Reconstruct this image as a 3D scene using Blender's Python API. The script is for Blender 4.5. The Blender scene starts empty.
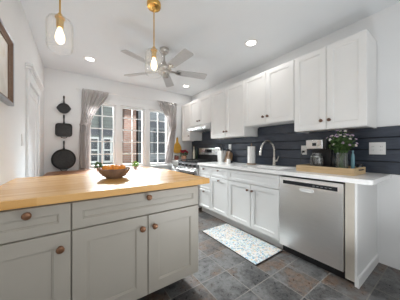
import bpy, bmesh, math, random
from math import sin, cos, pi, radians
from mathutils import Vector, Matrix
random.seed(7)
scene = bpy.context.scene
COL = scene.collection

# ------------------------------------------------------------------ camera, world, lights, exposure
cam_d = bpy.data.cameras.new('camera')
cam_d.sensor_width = 36.0
cam_d.lens = 36.0 * 181.63 / 400.0
cam_d.clip_start = 0.02
cam = bpy.data.objects.new('camera', cam_d)
cam.location = (0, 0, 1.15)
cam.rotation_euler = (pi / 2, 0, -0.6062)
COL.objects.link(cam)
scene.camera = cam

world = bpy.data.worlds.new('world')
scene.world = world
world.use_nodes = True
bg = world.node_tree.nodes['Background']
bg.inputs[0].default_value = (0.90, 0.95, 1.0, 1)
bg.inputs[1].default_value = 2.4

def area_light(name, loc, rot, sx, sy, power, color=(1, 1, 1)):
    l = bpy.data.lights.new(name, 'AREA')
    l.shape = 'RECTANGLE'; l.size = sx; l.size_y = sy
    l.energy = power; l.color = color
    o = bpy.data.objects.new(name, l)
    o.location = loc; o.rotation_euler = rot
    COL.objects.link(o)
    return o
area_light('added_sky_fill', (1.05, 6.8, 3.25), (radians(-62), 0, 0), 3.4, 1.0, 1900, (.96, .98, 1.0))  # added area lamp outside, above the view; strengthens daylight through the windows
area_light('added_fill_behind_island', (.25, 2.65, .35), (radians(180), 0, 0), 1.25, .8, 7.4, (.78, .90, 1.0))  # no lamp stands here; added to lift the ceiling and left wall
area_light('added_rear_fill', (1.0, -2.1, 1.6), (radians(90), 0, 0), 2.4, 1.6, 20, (.95, .98, 1.0))  # added soft fill behind the camera, not a fixture of the room
area_light('added_low_fill', (1.2, .2, .3), (radians(165), 0, radians(10)), .6, .4, 12, (.93, .97, 1.0))  # added fill below the view, aimed up at the ceiling
area_light('added_high_fill', (.1, -.4, 1.55), (radians(135), 0, radians(-8)), .5, .5, 5, (.93, .97, 1.0))  # added fill behind the camera, tilted forward and up
sun_d = bpy.data.lights.new('sun', 'SUN'); sun_d.energy = .6; sun_d.angle = radians(6); sun_d.color = (1, .96, .9)
sun = bpy.data.objects.new('sun', sun_d); sun.rotation_euler = (radians(42), 0, radians(25)); COL.objects.link(sun)

scene.view_settings.view_transform = 'Standard'
scene.view_settings.look = 'None'
scene.view_settings.gamma = 1
scene.view_settings.use_curve_mapping = False
scene.view_settings.exposure = 0.0

# ------------------------------------------------------------------ node helpers
def new_mat(name):
    m = bpy.data.materials.new(name); m.use_nodes = True
    t = m.node_tree
    b = t.nodes['Principled BSDF']
    return m, t, b

def N(t, typ, ins=None, **props):
    n = t.nodes.new(typ)
    for k, v in props.items(): setattr(n, k, v)
    for k, v in (ins or {}).items():
        if isinstance(v, bpy.types.NodeSocket): t.links.new(v, n.inputs[k])
        else: n.inputs[k].default_value = v
    return n

def M_(t, op, a, b=0.0, c=None):
    ins = {0: a, 1: b}
    if c is not None: ins[2] = c
    return N(t, 'ShaderNodeMath', ins, operation=op).outputs[0]

def ramp(t, fac, stops, interp='LINEAR'):
    r = N(t, 'ShaderNodeValToRGB', {0: fac})
    cr = r.color_ramp; cr.interpolation = interp
    while len(cr.elements) > 1: cr.elements.remove(cr.elements[-1])
    cr.elements[0].position = stops[0][0]; cr.elements[0].color = (*stops[0][1], 1)
    for p, c in stops[1:]:
        e = cr.elements.new(p); e.color = (*c, 1)
    return r.outputs[0]

def mix(t, fac, a, b):
    n = N(t, 'ShaderNodeMix', {0: fac}, data_type='RGBA')
    for s, v in ((6, a), (7, b)):
        if isinstance(v, bpy.types.NodeSocket): t.links.new(v, n.inputs[s])
        else: n.inputs[s].default_value = (*v, 1)
    return n.outputs[2]

def coords(t, kind='Object'):
    return N(t, 'ShaderNodeTexCoord').outputs[kind]

def wpos(t):
    return N(t, 'ShaderNodeNewGeometry').outputs['Position']

def bump(t, b, h, strength=.2, dist=.01):
    n = N(t, 'ShaderNodeBump', {'Height': h, 'Strength': strength, 'Distance': dist})
    t.links.new(n.outputs[0], b.inputs['Normal'])

def simple(name, color, rough=.5, metal=0.0, var=.04, scale=12.0, bump_s=0.0, spec=None, coat=0.0, sheen=0.0):
    """plain surface with slight mottling"""
    m, t, b = new_mat(name)
    nz = N(t, 'ShaderNodeTexNoise', {'Vector': coords(t), 'Scale': scale, 'Detail': 3.0})
    lo = tuple(max(0, c * (1 - var)) for c in color); hi = tuple(min(1, c * (1 + var)) for c in color)
    t.links.new(ramp(t, nz.outputs[0], [(.3, lo), (.7, hi)]), b.inputs['Base Color'])
    b.inputs['Roughness'].default_value = rough
    b.inputs['Metallic'].default_value = metal
    if spec is not None: b.inputs['Specular IOR Level'].default_value = spec
    if coat: b.inputs['Coat Weight'].default_value = coat
    if sheen: b.inputs['Sheen Weight'].default_value = sheen
    if bump_s: bump(t, b, nz.outputs[0], bump_s, .004)
    return m

def thin_glass(name, tint=(1, 1, 1), refl=.5, edge=.12, haze=0.0):
    m, t, b = new_mat(name)
    t.nodes.remove(b)
    tr = N(t, 'ShaderNodeBsdfTransparent', {'Color': (*tint, 1)})
    gl = N(t, 'ShaderNodeBsdfGlossy', {'Roughness': .03})
    lw = N(t, 'ShaderNodeLayerWeight', {'Blend': edge})
    f = M_(t, 'MULTIPLY', lw.outputs['Fresnel'], refl)
    mx = N(t, 'ShaderNodeMixShader', {0: f})
    t.links.new(tr.outputs[0], mx.inputs[1]); t.links.new(gl.outputs[0], mx.inputs[2])
    out = mx.outputs[0]
    if haze:
        df = N(t, 'ShaderNodeBsdfDiffuse', {'Color': (.95, .95, .93, 1)})
        tl = N(t, 'ShaderNodeBsdfTranslucent', {'Color': (.95, .95, .93, 1)})
        h1 = N(t, 'ShaderNodeMixShader', {0: .5}); t.links.new(df.outputs[0], h1.inputs[1]); t.links.new(tl.outputs[0], h1.inputs[2])
        h2 = N(t, 'ShaderNodeMixShader', {0: haze}); t.links.new(out, h2.inputs[1]); t.links.new(h1.outputs[0], h2.inputs[2])
        out = h2.outputs[0]
    t.links.new(out, t.nodes['Material Output'].inputs[0])
    return m

def emissive(name, color, strength):
    m, t, b = new_mat(name)
    b.inputs['Base Color'].default_value = (*color, 1)
    b.inputs['Emission Color'].default_value = (*color, 1)
    b.inputs['Emission Strength'].default_value = strength
    return m

def brushed(name, color=(.62, .61, .60), rough=.3, axis=(1, 1, 60)):
    m, t, b = new_mat(name)
    mp = N(t, 'ShaderNodeMapping', {'Vector': coords(t), 'Scale': axis})
    nz = N(t, 'ShaderNodeTexNoise', {'Vector': mp.outputs[0], 'Scale': 8.0, 'Detail': 2.0})
    lo = tuple(c * .93 for c in color)
    t.links.new(ramp(t, nz.outputs[0], [(.3, lo), (.7, color)]), b.inputs['Base Color'])
    t.links.new(M_(t, 'MULTIPLY_ADD', nz.outputs[0], .12, rough - .06), b.inputs['Roughness'])
    b.inputs['Metallic'].default_value = 1.0
    return m

def planks(name, stops, width, length, along='X', rough=.35, grain=.5):
    """wood laid in staves: every stave has its own tone"""
    m, t, b = new_mat(name)
    s = N(t, 'ShaderNodeSeparateXYZ', {0: wpos(t)})
    u, v = (s.outputs[0], s.outputs[1]) if along == 'X' else (s.outputs[1], s.outputs[0])
    row = M_(t, 'FLOOR', M_(t, 'DIVIDE', v, width))
    wn = N(t, 'ShaderNodeTexWhiteNoise', {'W': row}, noise_dimensions='1D')
    cell = M_(t, 'FLOOR', M_(t, 'ADD', M_(t, 'DIVIDE', u, length), M_(t, 'MULTIPLY', wn.outputs[0], 9.0)))
    cv = N(t, 'ShaderNodeCombineXYZ', {0: row, 1: cell})
    wn2 = N(t, 'ShaderNodeTexWhiteNoise', {'Vector': cv.outputs[0]}, noise_dimensions='2D')
    g = N(t, 'ShaderNodeCombineXYZ', {0: M_(t, 'MULTIPLY', u, 3.0), 1: M_(t, 'MULTIPLY', v, 60.0), 2: M_(t, 'ADD', M_(t, 'MULTIPLY', s.outputs[2], 60.0), wn2.outputs[0])})
    nz = N(t, 'ShaderNodeTexNoise', {'Vector': g.outputs[0], 'Scale': 1.6, 'Detail': 4.0})
    f = M_(t, 'ADD', M_(t, 'MULTIPLY', wn2.outputs[0], 1 - grain), M_(t, 'MULTIPLY', nz.outputs[0], grain))
    t.links.new(ramp(t, f, stops), b.inputs['Base Color'])
    b.inputs['Roughness'].default_value = rough
    return m

def wood(name, stops, rough=.4, axis=(2, 25, 25)):
    m, t, b = new_mat(name)
    mp = N(t, 'ShaderNodeMapping', {'Vector': coords(t), 'Scale': axis})
    nz = N(t, 'ShaderNodeTexNoise', {'Vector': mp.outputs[0], 'Scale': 3.0, 'Detail': 5.0})
    t.links.new(ramp(t, nz.outputs[0], stops), b.inputs['Base Color'])
    b.inputs['Roughness'].default_value = rough
    return m

# ------------------------------------------------------------------ materials
WALL = simple('wall_paint', (.80, .797, .792), .7, var=.012, scale=3)
CEIL = simple('ceiling_paint', (.81, .83, .845), .8, var=.01, scale=3)
TRIM = simple('trim_paint', (.82, .82, .815), .4, var=.01)
UPPER = simple('upper_cabinet_paint', (.80, .787, .765), .38, var=.012, scale=5)
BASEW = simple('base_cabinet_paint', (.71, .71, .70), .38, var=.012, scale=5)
ISL = simple('island_paint', (.435, .40, .345), .42, var=.02, scale=5)
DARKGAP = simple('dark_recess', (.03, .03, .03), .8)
KNOB = simple('copper_knob', (.24, .12, .065), .32, metal=.55, var=.15, scale=60)
KNOBD = simple('bronze_knob', (.17, .10, .075), .32, metal=.7, var=.15, scale=60)
QUARTZ = simple('quartz', (.88, .87, .855), .18, var=.03, scale=60)
STEEL = brushed('brushed_steel', (.96, .955, .95), .35, (1, 1, 60))
STEELH = brushed('brushed_steel_bright', (.74, .74, .74), .28, (40, 1, 1))
NICKEL = brushed('brushed_nickel', (.60, .57, .53), .28, (1, 1, 30))
BLACK = simple('black_plastic', (.018, .018, .02), .35)
GLOSSBLACK = simple('black_glass', (.02, .022, .026), .08)
IRON = simple('cast_iron', (.028, .027, .026), .48, var=.35, scale=40, bump_s=.25)
BRASS = simple('brushed_brass', (.72, .44, .13), .25, metal=1.0, var=.08, scale=30)
WHITEP = simple('white_plastic', (.82, .81, .79), .4, var=.01)
WHITEC = simple('white_ceramic', (.84, .83, .81), .2, var=.02)
PAPER = simple('paper_towel_white', (.86, .85, .83), .9, var=.03, scale=80, bump_s=.2)
BLADE = wood('fan_blade_grey', [(.3, (.46, .46, .46)), (.7, (.56, .56, .56))], .42, (2, 30, 30))
GLASS = thin_glass('clear_glass', (1, 1, 1), .35, .12, .07)
PANE = thin_glass('window_glass', (.96, .98, .98), .6, .1)
VASEG = thin_glass('vase_glass', (.95, .985, .97), .8, .35, .08)
BULB = emissive('warm_bulb', (1.0, .84, .58), 2.6)
LENS = emissive('downlight_lens', (1.0, .97, .92), 5.0)
BUTCHER = planks('butcher_block', [(.2, (.62, .315, .09)), (.5, (.70, .385, .125)), (.8, (.78, .46, .18))], .042, .52, 'X', .26, .45)
TABLEW = wood('dining_table_wood', [(.3, (.27, .11, .045)), (.7, (.38, .17, .075))], .35)
TRAYW = wood('tray_wood', [(.3, (.52, .36, .19)), (.7, (.68, .50, .29))], .5, (25, 2, 25))
BOARDW = wood('cutting_board_wood', [(.3, (.66, .34, .04)), (.7, (.80, .47, .08))], .45)
BROWNW = wood('brown_wood', [(.3, (.22, .13, .07)), (.7, (.33, .20, .11))], .5)
BOWLM = simple('bowl_brown', (.24, .165, .125), .45, var=.25, scale=30)
ORANGEM = simple('orange_peel', (.90, .30, .025), .42, var=.12, scale=50, bump_s=.2)
LEAF = simple('leaf_green', (.065, .13, .032), .5, var=.35, scale=15)
LEAFB = simple('bright_leaf', (.24, .42, .07), .5, var=.25, scale=15)
PETALW = simple('petal_white', (.82, .76, .74), .6, var=.08, scale=40)
PETALP = simple('petal_pink', (.60, .46, .60), .6, var=.2, scale=40)
PETALR = simple('petal_crimson', (.55, .025, .08), .6, var=.3, scale=40)
TERRA = simple('peach_ceramic', (.66, .36, .25), .5)
TEAL = simple('teal_glass', (.17, .36, .43), .15, coat=.5)
REDJ = simple('red_brown_jar', (.26, .06, .035), .3)
CREAM = simple('cream_bottle', (.70, .66, .52), .35)
FRAMEM = simple('picture_frame_metal', (.33, .36, .40), .35, metal=.3)
FRAMEB = wood('picture_frame_brown', [(.3, (.13, .075, .045)), (.7, (.20, .12, .075))], .4)
SOIL = simple('soil', (.05, .035, .025), .9)

def shiplap_mat():
    m, t, b = new_mat('navy_boards')
    mp = N(t, 'ShaderNodeMapping', {'Vector': wpos(t), 'Scale': (1, 2.0, 14.0)})
    nz = N(t, 'ShaderNodeTexNoise', {'Vector': mp.outputs[0], 'Scale': 6.0, 'Detail': 5.0})
    t.links.new(ramp(t, nz.outputs[0], [(.25, (.036, .044, .062)), (.75, (.054, .065, .088))]), b.inputs['Base Color'])
    b.inputs['Roughness'].default_value = .23
    bump(t, b, nz.outputs[0], .15, .01)
    return m
NAVY = shiplap_mat()

def slate_mat():
    m, t, b = new_mat('slate_tiles')
    S = .288
    p = wpos(t)
    s = N(t, 'ShaderNodeSeparateXYZ', {0: p})
    x = M_(t, 'DIVIDE', M_(t, 'SUBTRACT', s.outputs[0], 1.19 - S * 20), S)
    y = M_(t, 'DIVIDE', M_(t, 'SUBTRACT', s.outputs[1], .705 - S * 20), S)
    cv = N(t, 'ShaderNodeCombineXYZ', {0: M_(t, 'FLOOR', x), 1: M_(t, 'FLOOR', y)})
    wn = N(t, 'ShaderNodeTexWhiteNoise', {'Vector': cv.outputs[0]}, noise_dimensions='2D')
    off = N(t, 'ShaderNodeVectorMath', {0: p, 1: wn.outputs['Color']}, operation='ADD')
    n1 = N(t, 'ShaderNodeTexNoise', {'Vector': off.outputs[0], 'Scale': 3.2, 'Detail': 6.0, 'Roughness': .65})
    n2 = N(t, 'ShaderNodeTexNoise', {'Vector': off.outputs[0], 'Scale': 32.0, 'Detail': 6.0, 'Roughness': .7})
    f = M_(t, 'ADD', M_(t, 'MULTIPLY', wn.outputs['Value'], .42), M_(t, 'MULTIPLY_ADD', n1.outputs[0], 1.7, -.55))
    base = ramp(t, f, [(.12, (.018, .018, .019)), (.30, (.052, .050, .049)), (.44, (.118, .117, .116)), (.54, (.070, .058, .052)), (.64, (.120, .074, .048)), (.76, (.065, .046, .036)), (.90, (.028, .026, .026))])
    base = mix(t, M_(t, 'MULTIPLY_ADD', n2.outputs[0], 1.5, -.60), base, (.17, .168, .165))
    fx = M_(t, 'FRACT', x); fy = M_(t, 'FRACT', y)
    ex = M_(t, 'MINIMUM', fx, M_(t, 'SUBTRACT', 1.0, fx)); ey = M_(t, 'MINIMUM', fy, M_(t, 'SUBTRACT', 1.0, fy))
    wob = N(t, 'ShaderNodeTexNoise', {'Vector': p, 'Scale': 25.0})
    e = M_(t, 'ADD', M_(t, 'MINIMUM', ex, ey), M_(t, 'MULTIPLY_ADD', wob.outputs[0], .012, -.006))
    grout = M_(t, 'LESS_THAN', e, .011)
    colr = mix(t, grout, base, (.19, .178, .16))
    t.links.new(colr, b.inputs['Base Color'])
    t.links.new(M_(t, 'ADD', M_(t, 'MULTIPLY_ADD', n2.outputs[0], .30, .16), M_(t, 'MULTIPLY', grout, .35)), b.inputs['Roughness'])
    h = M_(t, 'SUBTRACT', M_(t, 'ADD', M_(t, 'MULTIPLY', n1.outputs[0], .7), M_(t, 'MULTIPLY', n2.outputs[0], .35)), M_(t, 'MULTIPLY', grout, .5))
    bump(t, b, h, .55, .014)
    return m
SLATE = slate_mat()

def rug_mat():
    m, t, b = new_mat('speckled_rug')
    p = wpos(t)
    v = N(t, 'ShaderNodeTexVoronoi', {'Vector': p, 'Scale': 70.0})
    sc = N(t, 'ShaderNodeSeparateColor', {0: v.outputs['Color']})
    big = N(t, 'ShaderNodeTexNoise', {'Vector': p, 'Scale': 7.0, 'Detail': 2.0})
    c = ramp(t, sc.outputs[0], [(0, (.54, .545, .535)), (.34, (.46, .47, .46)), (.44, (.15, .28, .38)), (.55, (.36, .50, .54)), (.66, (.56, .36, .25)), (.73, (.56, .56, .55)), (.84, (.48, .45, .28)), (.91, (.22, .30, .36))], 'CONSTANT')
    c = mix(t, M_(t, 'MULTIPLY', M_(t, 'LESS_THAN', big.outputs[0], .46), .25), c, (.66, .50, .40))
    t.links.new(c, b.inputs['Base Color'])
    b.inputs['Roughness'].default_value = .9
    bump(t, b, v.outputs['Distance'], .3, .004)
    return m
RUG = rug_mat()
RUGEDGE = simple('rug_backing', (.05, .045, .045), .9)

def cloth_mat():
    m, t, b = new_mat('curtain_cloth')
    mp = N(t, 'ShaderNodeMapping', {'Vector': wpos(t), 'Scale': (1, 1, .4)})
    nz = N(t, 'ShaderNodeTexNoise', {'Vector': mp.outputs[0], 'Scale': 60.0, 'Detail': 3.0})
    c = ramp(t, nz.outputs[0], [(.3, (.60, .565, .545)), (.7, (.70, .66, .64))])
    t.links.new(c, b.inputs['Base Color'])
    b.inputs['Roughness'].default_value = .8
    b.inputs['Sheen Weight'].default_value = .3
    tl = N(t, 'ShaderNodeBsdfTranslucent', {'Color': (.74, .71, .71, 1)})
    mx = N(t, 'ShaderNodeMixShader', {0: .38})
    t.links.new(b.outputs[0], mx.inputs[1]); t.links.new(tl.outputs[0], mx.inputs[2])
    t.links.new(mx.outputs[0], t.nodes['Material Output'].inputs[0])
    return m
CLOTH = cloth_mat()

def brick_mat(name, c1, c2, mort, scale):
    m, t, b = new_mat(name)
    s = N(t, 'ShaderNodeSeparateXYZ', {0: wpos(t)})
    cv = N(t, 'ShaderNodeCombineXYZ', {0: M_(t, 'ADD', s.outputs[0], s.outputs[1]), 1: s.outputs[2]})
    bt = N(t, 'ShaderNodeTexBrick', {'Vector': cv.outputs[0], 'Color1': (*c1, 1), 'Color2': (*c2, 1), 'Mortar': (*mort, 1), 'Scale': scale, 'Mortar Size': .012, 'Brick Width': .22, 'Row Height': .075})
    t.links.new(bt.outputs[0], b.inputs['Base Color'])
    b.inputs['Roughness'].default_value = .9
    return m
BRICK = brick_mat('red_brick', (.115, .052, .036), (.155, .078, .055), (.14, .12, .105), 1.0)
def siding_mat(name, col):
    m, t, b = new_mat(name)
    s = N(t, 'ShaderNodeSeparateXYZ', {0: wpos(t)})
    fr = M_(t, 'FRACT', M_(t, 'DIVIDE', s.outputs[2], .16))
    c = mix(t, M_(t, 'LESS_THAN', fr, .10), col, tuple(x * .6 for x in col))
    t.links.new(c, b.inputs['Base Color']); b.inputs['Roughness'].default_value = .8
    return m
SIDEA = siding_mat('pale_green_siding', (.17, .178, .165))
SIDEB = siding_mat('pale_grey_siding', (.20, .205, .21))
ROOFM = simple('dark_roof', (.10, .10, .11), .9)
DARKW = simple('dark_window_frame', (.06, .065, .07), .5)
GRASS = simple('grass', (.03, .045, .02), .95, var=.4, scale=4)

# ------------------------------------------------------------------ mesh builder
WORLD = {}
class MB:
    def __init__(self): self.bm = bmesh.new()
    def _verts(self, geom): return [g for g in geom if isinstance(g, bmesh.types.BMVert)]
    def box(self, x0, x1, y0, y1, z0, z1, bev=0.0, seg=2, mat=None):
        r = bmesh.ops.create_cube(self.bm, size=1.0)
        vs = r['verts']
        for v in vs:
            v.co = Vector(((x0 + x1) / 2 + v.co.x * (x1 - x0), (y0 + y1) / 2 + v.co.y * (y1 - y0), (z0 + z1) / 2 + v.co.z * (z1 - z0)))
        if bev > 0:
            es = list({e for v in vs for e in v.link_edges})
            r2 = bmesh.ops.bevel(self.bm, geom=es, offset=bev, segments=seg, affect='EDGES', profile=.5)
            vs = list({v for f in r2['faces'] for v in f.verts} | {v for v in vs if v.is_valid})
        if mat is not None:
            for v in vs: v.co = mat @ v.co
        return self
    def lathe(self, prof, c=(0, 0, 0), axis='Z', seg=24, rot=None, cap=True):
        """prof: (radius, height) list from one end to the other"""
        rings = []
        R = {'Z': Matrix.Identity(3), 'X': Matrix.Rotation(pi / 2, 3, 'Y'), '-X': Matrix.Rotation(-pi / 2, 3, 'Y'), 'Y': Matrix.Rotation(-pi / 2, 3, 'X'), '-Y': Matrix.Rotation(pi / 2, 3, 'X')}[axis]
        if rot is not None: R = rot @ R
        C = Vector(c)
        for r, h in prof:
            if r < 1e-6: rings.append([self.bm.verts.new(C + R @ Vector((0, 0, h)))])
            else: rings.append([self.bm.verts.new(C + R @ Vector((r * cos(2 * pi * k / seg), r * sin(2 * pi * k / seg), h))) for k in range(seg)])
        for a, b in zip(rings, rings[1:]):
            for k in range(seg):
                k2 = (k + 1) % seg
                if len(a) == 1 and len(b) == 1: continue
                if len(a) == 1: self.bm.faces.new((a[0], b[k2], b[k]))
                elif len(b) == 1: self.bm.faces.new((a[k], a[k2], b[0]))
                else: self.bm.faces.new((a[k], a[k2], b[k2], b[k]))
        if cap:
            if len(rings[0]) > 1: self.bm.faces.new(list(reversed(rings[0])))
            if len(rings[-1]) > 1: self.bm.faces.new(rings[-1])
        return self
    def cyl(self, p0, p1, r0, r1=None, seg=16):
        if r1 is None: r1 = r0
        return self.tube([p0, p1], [r0, r1], seg)
    def tube(self, pts, r, seg=10, cap=True):
        pts = [Vector(p) for p in pts]
        rs = r if isinstance(r, (list, tuple)) else [r] * len(pts)
        rings = []; n = None
        for i, p in enumerate(pts):
            d = (pts[min(i + 1, len(pts) - 1)] - pts[max(i - 1, 0)]).normalized()
            if n is None:
                n = d.orthogonal().normalized()
            else:
                n = (n - d * n.dot(d)).normalized()
            b = d.cross(n)
            rings.append([self.bm.verts.new(p + (n * cos(2 * pi * k / seg) + b * sin(2 * pi * k / seg)) * rs[i]) for k in range(seg)])
        for a, b in zip(rings, rings[1:]):
            for k in range(seg): self.bm.faces.new((a[k], a[(k + 1) % seg], b[(k + 1) % seg], b[k]))
        if cap:
            self.bm.faces.new(list(reversed(rings[0]))); self.bm.faces.new(rings[-1])
        return self
    def ball(self, c, r, sub=2, sc=(1, 1, 1)):
        res = bmesh.ops.create_icosphere(self.bm, subdivisions=sub, radius=r)
        for v in res['verts']: v.co = Vector(c) + Vector((v.co.x * sc[0], v.co.y * sc[1], v.co.z * sc[2]))
        return self
    def loops(self, loops, close=True, cap0=True, cap1=True):
        """skin successive closed loops of equal length"""
        rs = [[self.bm.verts.new(p) for p in L] for L in loops]
        for a, b in zip(rs, rs[1:]):
            n = len(a)
            for k in range(n if close else n - 1): self.bm.faces.new((a[k], a[(k + 1) % n], b[(k + 1) % n], b[k]))
        if cap0: self.bm.faces.new(list(reversed(rs[0])))
        if cap1: self.bm.faces.new(rs[-1])
        return self
    def quad(self, *ps):
        self.bm.faces.new([self.bm.verts.new(p) for p in ps]); return self
    def prism(self, poly, fn, d0, d1, bev=0.0):
        """poly of 2D points; fn(a, b, d) -> 3D"""
        inner = None
        L = [[fn(a, b, d0) for a, b in poly], [fn(a, b, d1) for a, b in poly]]
        return self.loops(L)
    def front(self, axis, f, a0, a1, z0, z1, rail=.055, th=.02, plain=False, drop=.008):
        """a framed door or drawer front; axis 'x' looks to -X with a along Y, 'y' looks to -Y with a along X"""
        def P(a, d, z): return Vector((f + d, a, z)) if axis == 'x' else Vector((a, f + d, z))
        prof = [(0, th), (0, .0025), (.0025, 0)]
        if not plain: prof += [(rail, 0), (rail + .002, .004), (rail + .006, .004), (rail + .009, drop + .002), (rail + .016, drop + .002)]
        L = []
        for ins, d in prof:
            L.append([P(a0 + ins, d, z0 + ins), P(a1 - ins, d, z0 + ins), P(a1 - ins, d, z1 - ins), P(a0 + ins, d, z1 - ins)])
        return self.loops(L)
    def build(self, name, mat, parent=None, smooth=False, origin=None):
        bm = self.bm
        bmesh.ops.recalc_face_normals(bm, faces=bm.faces[:])
        xs = [v.co for v in bm.verts]
        lo = Vector((min(c.x for c in xs), min(c.y for c in xs), min(c.z for c in xs)))
        hi = Vector((max(c.x for c in xs), max(c.y for c in xs), max(c.z for c in xs)))
        o0 = Vector(origin) if origin is not None else Vector(((lo.x + hi.x) / 2, (lo.y + hi.y) / 2, (lo.z + hi.z) / 2 if parent else lo.z))
        for v in bm.verts: v.co -= o0
        if smooth:
            for f in bm.faces: f.smooth = True
            lim = radians(smooth if smooth is not True else 40)
            for e in bm.edges:
                if len(e.link_faces) == 2 and e.calc_face_angle(0) > lim: e.smooth = False
        me = bpy.data.meshes.new(name); bm.to_mesh(me); bm.free()
        me.materials.append(mat)
        ob = bpy.data.objects.new(name, me); COL.objects.link(ob)
        WORLD[ob] = o0
        if parent is not None:
            ob.parent = parent; ob.location = o0 - WORLD[parent]
        else: ob.location = o0
        return ob

def tag(o, label, cat, group=None, kind=None):
    o['label'] = label; o['category'] = cat
    if group: o['group'] = group
    if kind: o['kind'] = kind
    return o
def thing(name, loc, label, cat, group=None, kind=None):
    o = bpy.data.objects.new(name, None); COL.objects.link(o)
    o.location = loc; o.empty_display_size = .05; WORLD[o] = Vector(loc)
    return tag(o, label, cat, group, kind)
def struct(o, label=None, cat=None):
    o['kind'] = 'structure'
    if label: o['label'] = label
    if cat: o['category'] = cat
    return o
def copy_tree(o, delta, label=None, group=None):
    c = o.copy(); COL.objects.link(c); c.location = o.location + Vector(delta)
    if label: c['label'] = label
    if group: c['group'] = group
    for ch in o.children:
        d = ch.copy(); COL.objects.link(d); d.parent = c
        for g in ch.children:
            e = g.copy(); COL.objects.link(e); e.parent = d
    return c

# ------------------------------------------------------------------ room
XL, XR, YB, YF, ZC = -.42, 2.562, 4.06, -2.2, 2.567
struct(MB().box(XL - .1, XR + .1, YF - .1, YB + .1, -.08, 0).build('floor', SLATE), 'floor of square multicoloured slate tiles', 'floor')
struct(MB().box(XL - .1, XR + .1, YF - .1, YB + .1, ZC, ZC + .1).build('ceiling', CEIL), 'smooth white ceiling', 'ceiling')
struct(MB().box(XR, XR + .1, YF - .1, YB + .1, 0, ZC).build('wall_right', WALL), 'off-white wall behind the cabinet run', 'wall')
# left wall with a cased door opening
DY0, DY1, DZ = 2.72, 3.36, 1.90
m = MB()
m.box(XL - .1, XL, YF - .1, DY0, 0, ZC); m.box(XL - .1, XL, DY1, YB + .1, 0, ZC); m.box(XL - .1, XL, DY0, DY1, DZ, ZC)
struct(m.build('wall_left', WALL), 'white wall along the left side', 'wall')
d = struct(MB().front('x', XL - .03, DY0 + .005, DY1 - .005, .01, DZ - .005, .10, .035).build('door_1', TRIM), 'white panelled door in the left wall', 'door')
# turn the door to face the room (mirror)
for v in d.data.vertices: v.co.x = -v.co.x
d.data.flip_normals()
m = MB()
m.box(XL, XL + .022, DY0 - .095, DY0, 0, DZ + .005, .003); m.box(XL, XL + .022, DY1, DY1 + .095, 0, DZ + .005, .003)
m.box(XL, XL + .025, DY0 - .10, DY1 + .10, DZ, DZ + .11, .003)
m.box(XL, XL + .045, DY0 - .115, DY1 + .115, DZ + .11, DZ + .135, .005); m.box(XL, XL + .065, DY0 - .13, DY1 + .13, DZ + .135, DZ + .165, .006)
struct(m.build('trim_1', TRIM), 'white door casing with a stepped crown header', 'door casing')
# window wall
WINS = [(.225, .705), (.80, 1.30), (1.395, 1.875)]
WZ0, WZ1 = .80, 2.08
m = MB()
m.box(XL - .1, WINS[0][0], YB, YB + .14, 0, ZC); m.box(WINS[2][1], XR + .1, YB, YB + .14, 0, ZC)
m.box(WINS[0][0], WINS[2][1], YB, YB + .14, 0, WZ0); m.box(WINS[0][0], WINS[2][1], YB, YB + .14, WZ1, ZC)
m.box(WINS[0][1], WINS[1][0], YB, YB + .14, WZ0, WZ1); m.box(WINS[1][1], WINS[2][0], YB, YB + .14, WZ0, WZ1)
struct(m.build('wall_back', WALL), 'off-white wall holding the three windows', 'wall')
m = MB()
CL = simple('dark_bounce_stop', (.035, .035, .038), .9)  # dark sheet added so the wall's outside reflects less onto the houses
m.box(XL - .1, WINS[0][0], YB + .141, YB + .165, -1.2, ZC + .1); m.box(WINS[2][1], XR + .1, YB + .141, YB + .165, -1.2, ZC + .1)
m.box(WINS[0][0], WINS[2][1], YB + .141, YB + .165, -1.2, WZ0); m.box(WINS[0][0], WINS[2][1], YB + .141, YB + .165, WZ1, ZC + .1)
m.box(WINS[0][1], WINS[1][0], YB + .141, YB + .165, WZ0, WZ1); m.box(WINS[1][1], WINS[2][0], YB + .141, YB + .165, WZ0, WZ1)
struct(m.build('added_bounce_stop', CL), 'added dark sheet outside the window wall that stops light bounce', 'wall')
for i, (a, b) in enumerate(WINS):
    f = MB()
    w = .042
    f.box(a, a + w, YB + .03, YB + .085, WZ0, WZ1, .003); f.box(b - w, b, YB + .03, YB + .085, WZ0, WZ1, .003)
    f.box(a + w, b - w, YB + .03, YB + .085, WZ1 - w, WZ1, .003); f.box(a + w, b - w, YB + .03, YB + .085, WZ0, WZ0 + w + .01, .003)
    fo = struct(f.build('window_%d' % (i + 1), TRIM), ['white window nearest the hanging pans', 'middle white window with brick outside', 'white window nearest the stove'][i], 'window')
    mu = MB()
    mu.box((a + b) / 2 - .010, (a + b) / 2 + .010, YB + .045, YB + .07, WZ0 + w, WZ1 - w)
    for q in range(1, 5):
        z = WZ0 + .01 + q * (WZ1 - WZ0) / 5
        mu.box(a + w, b - w, YB + .046, YB + .069, z - .009, z + .009)
    mu.build('muntins', TRIM, fo)
    MB().box(a + w, b - w, YB + .055, YB + .059, WZ0 + w, WZ1 - w).build('window_glass', PANE, fo)
m = MB()
a, b = WINS[0][0], WINS[2][1]
m.box(a - .07, a, YB - .02, YB, WZ0 - .02, WZ1 + .08, .003); m.box(b, b + .07, YB - .02, YB, WZ0 - .02, WZ1 + .08, .003)
m.box(a, b, YB - .02, YB, WZ1, WZ1 + .08, .003)
m.box(WINS[0][1] + .01, WINS[1][0] - .01, YB - .018, YB, WZ0, WZ1, .003); m.box(WINS[1][1] + .01, WINS[2][0] - .01, YB - .018, YB, WZ0, WZ1, .003)
struct(m.build('trim_2', TRIM), 'white casing around the three windows', 'window casing')
struct(MB().box(a - .09, b + .09, YB - .05, YB + .03, WZ0 - .035, WZ0, .006).build('trim_3', TRIM), 'white window sill below the three windows', 'window sill')
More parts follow.
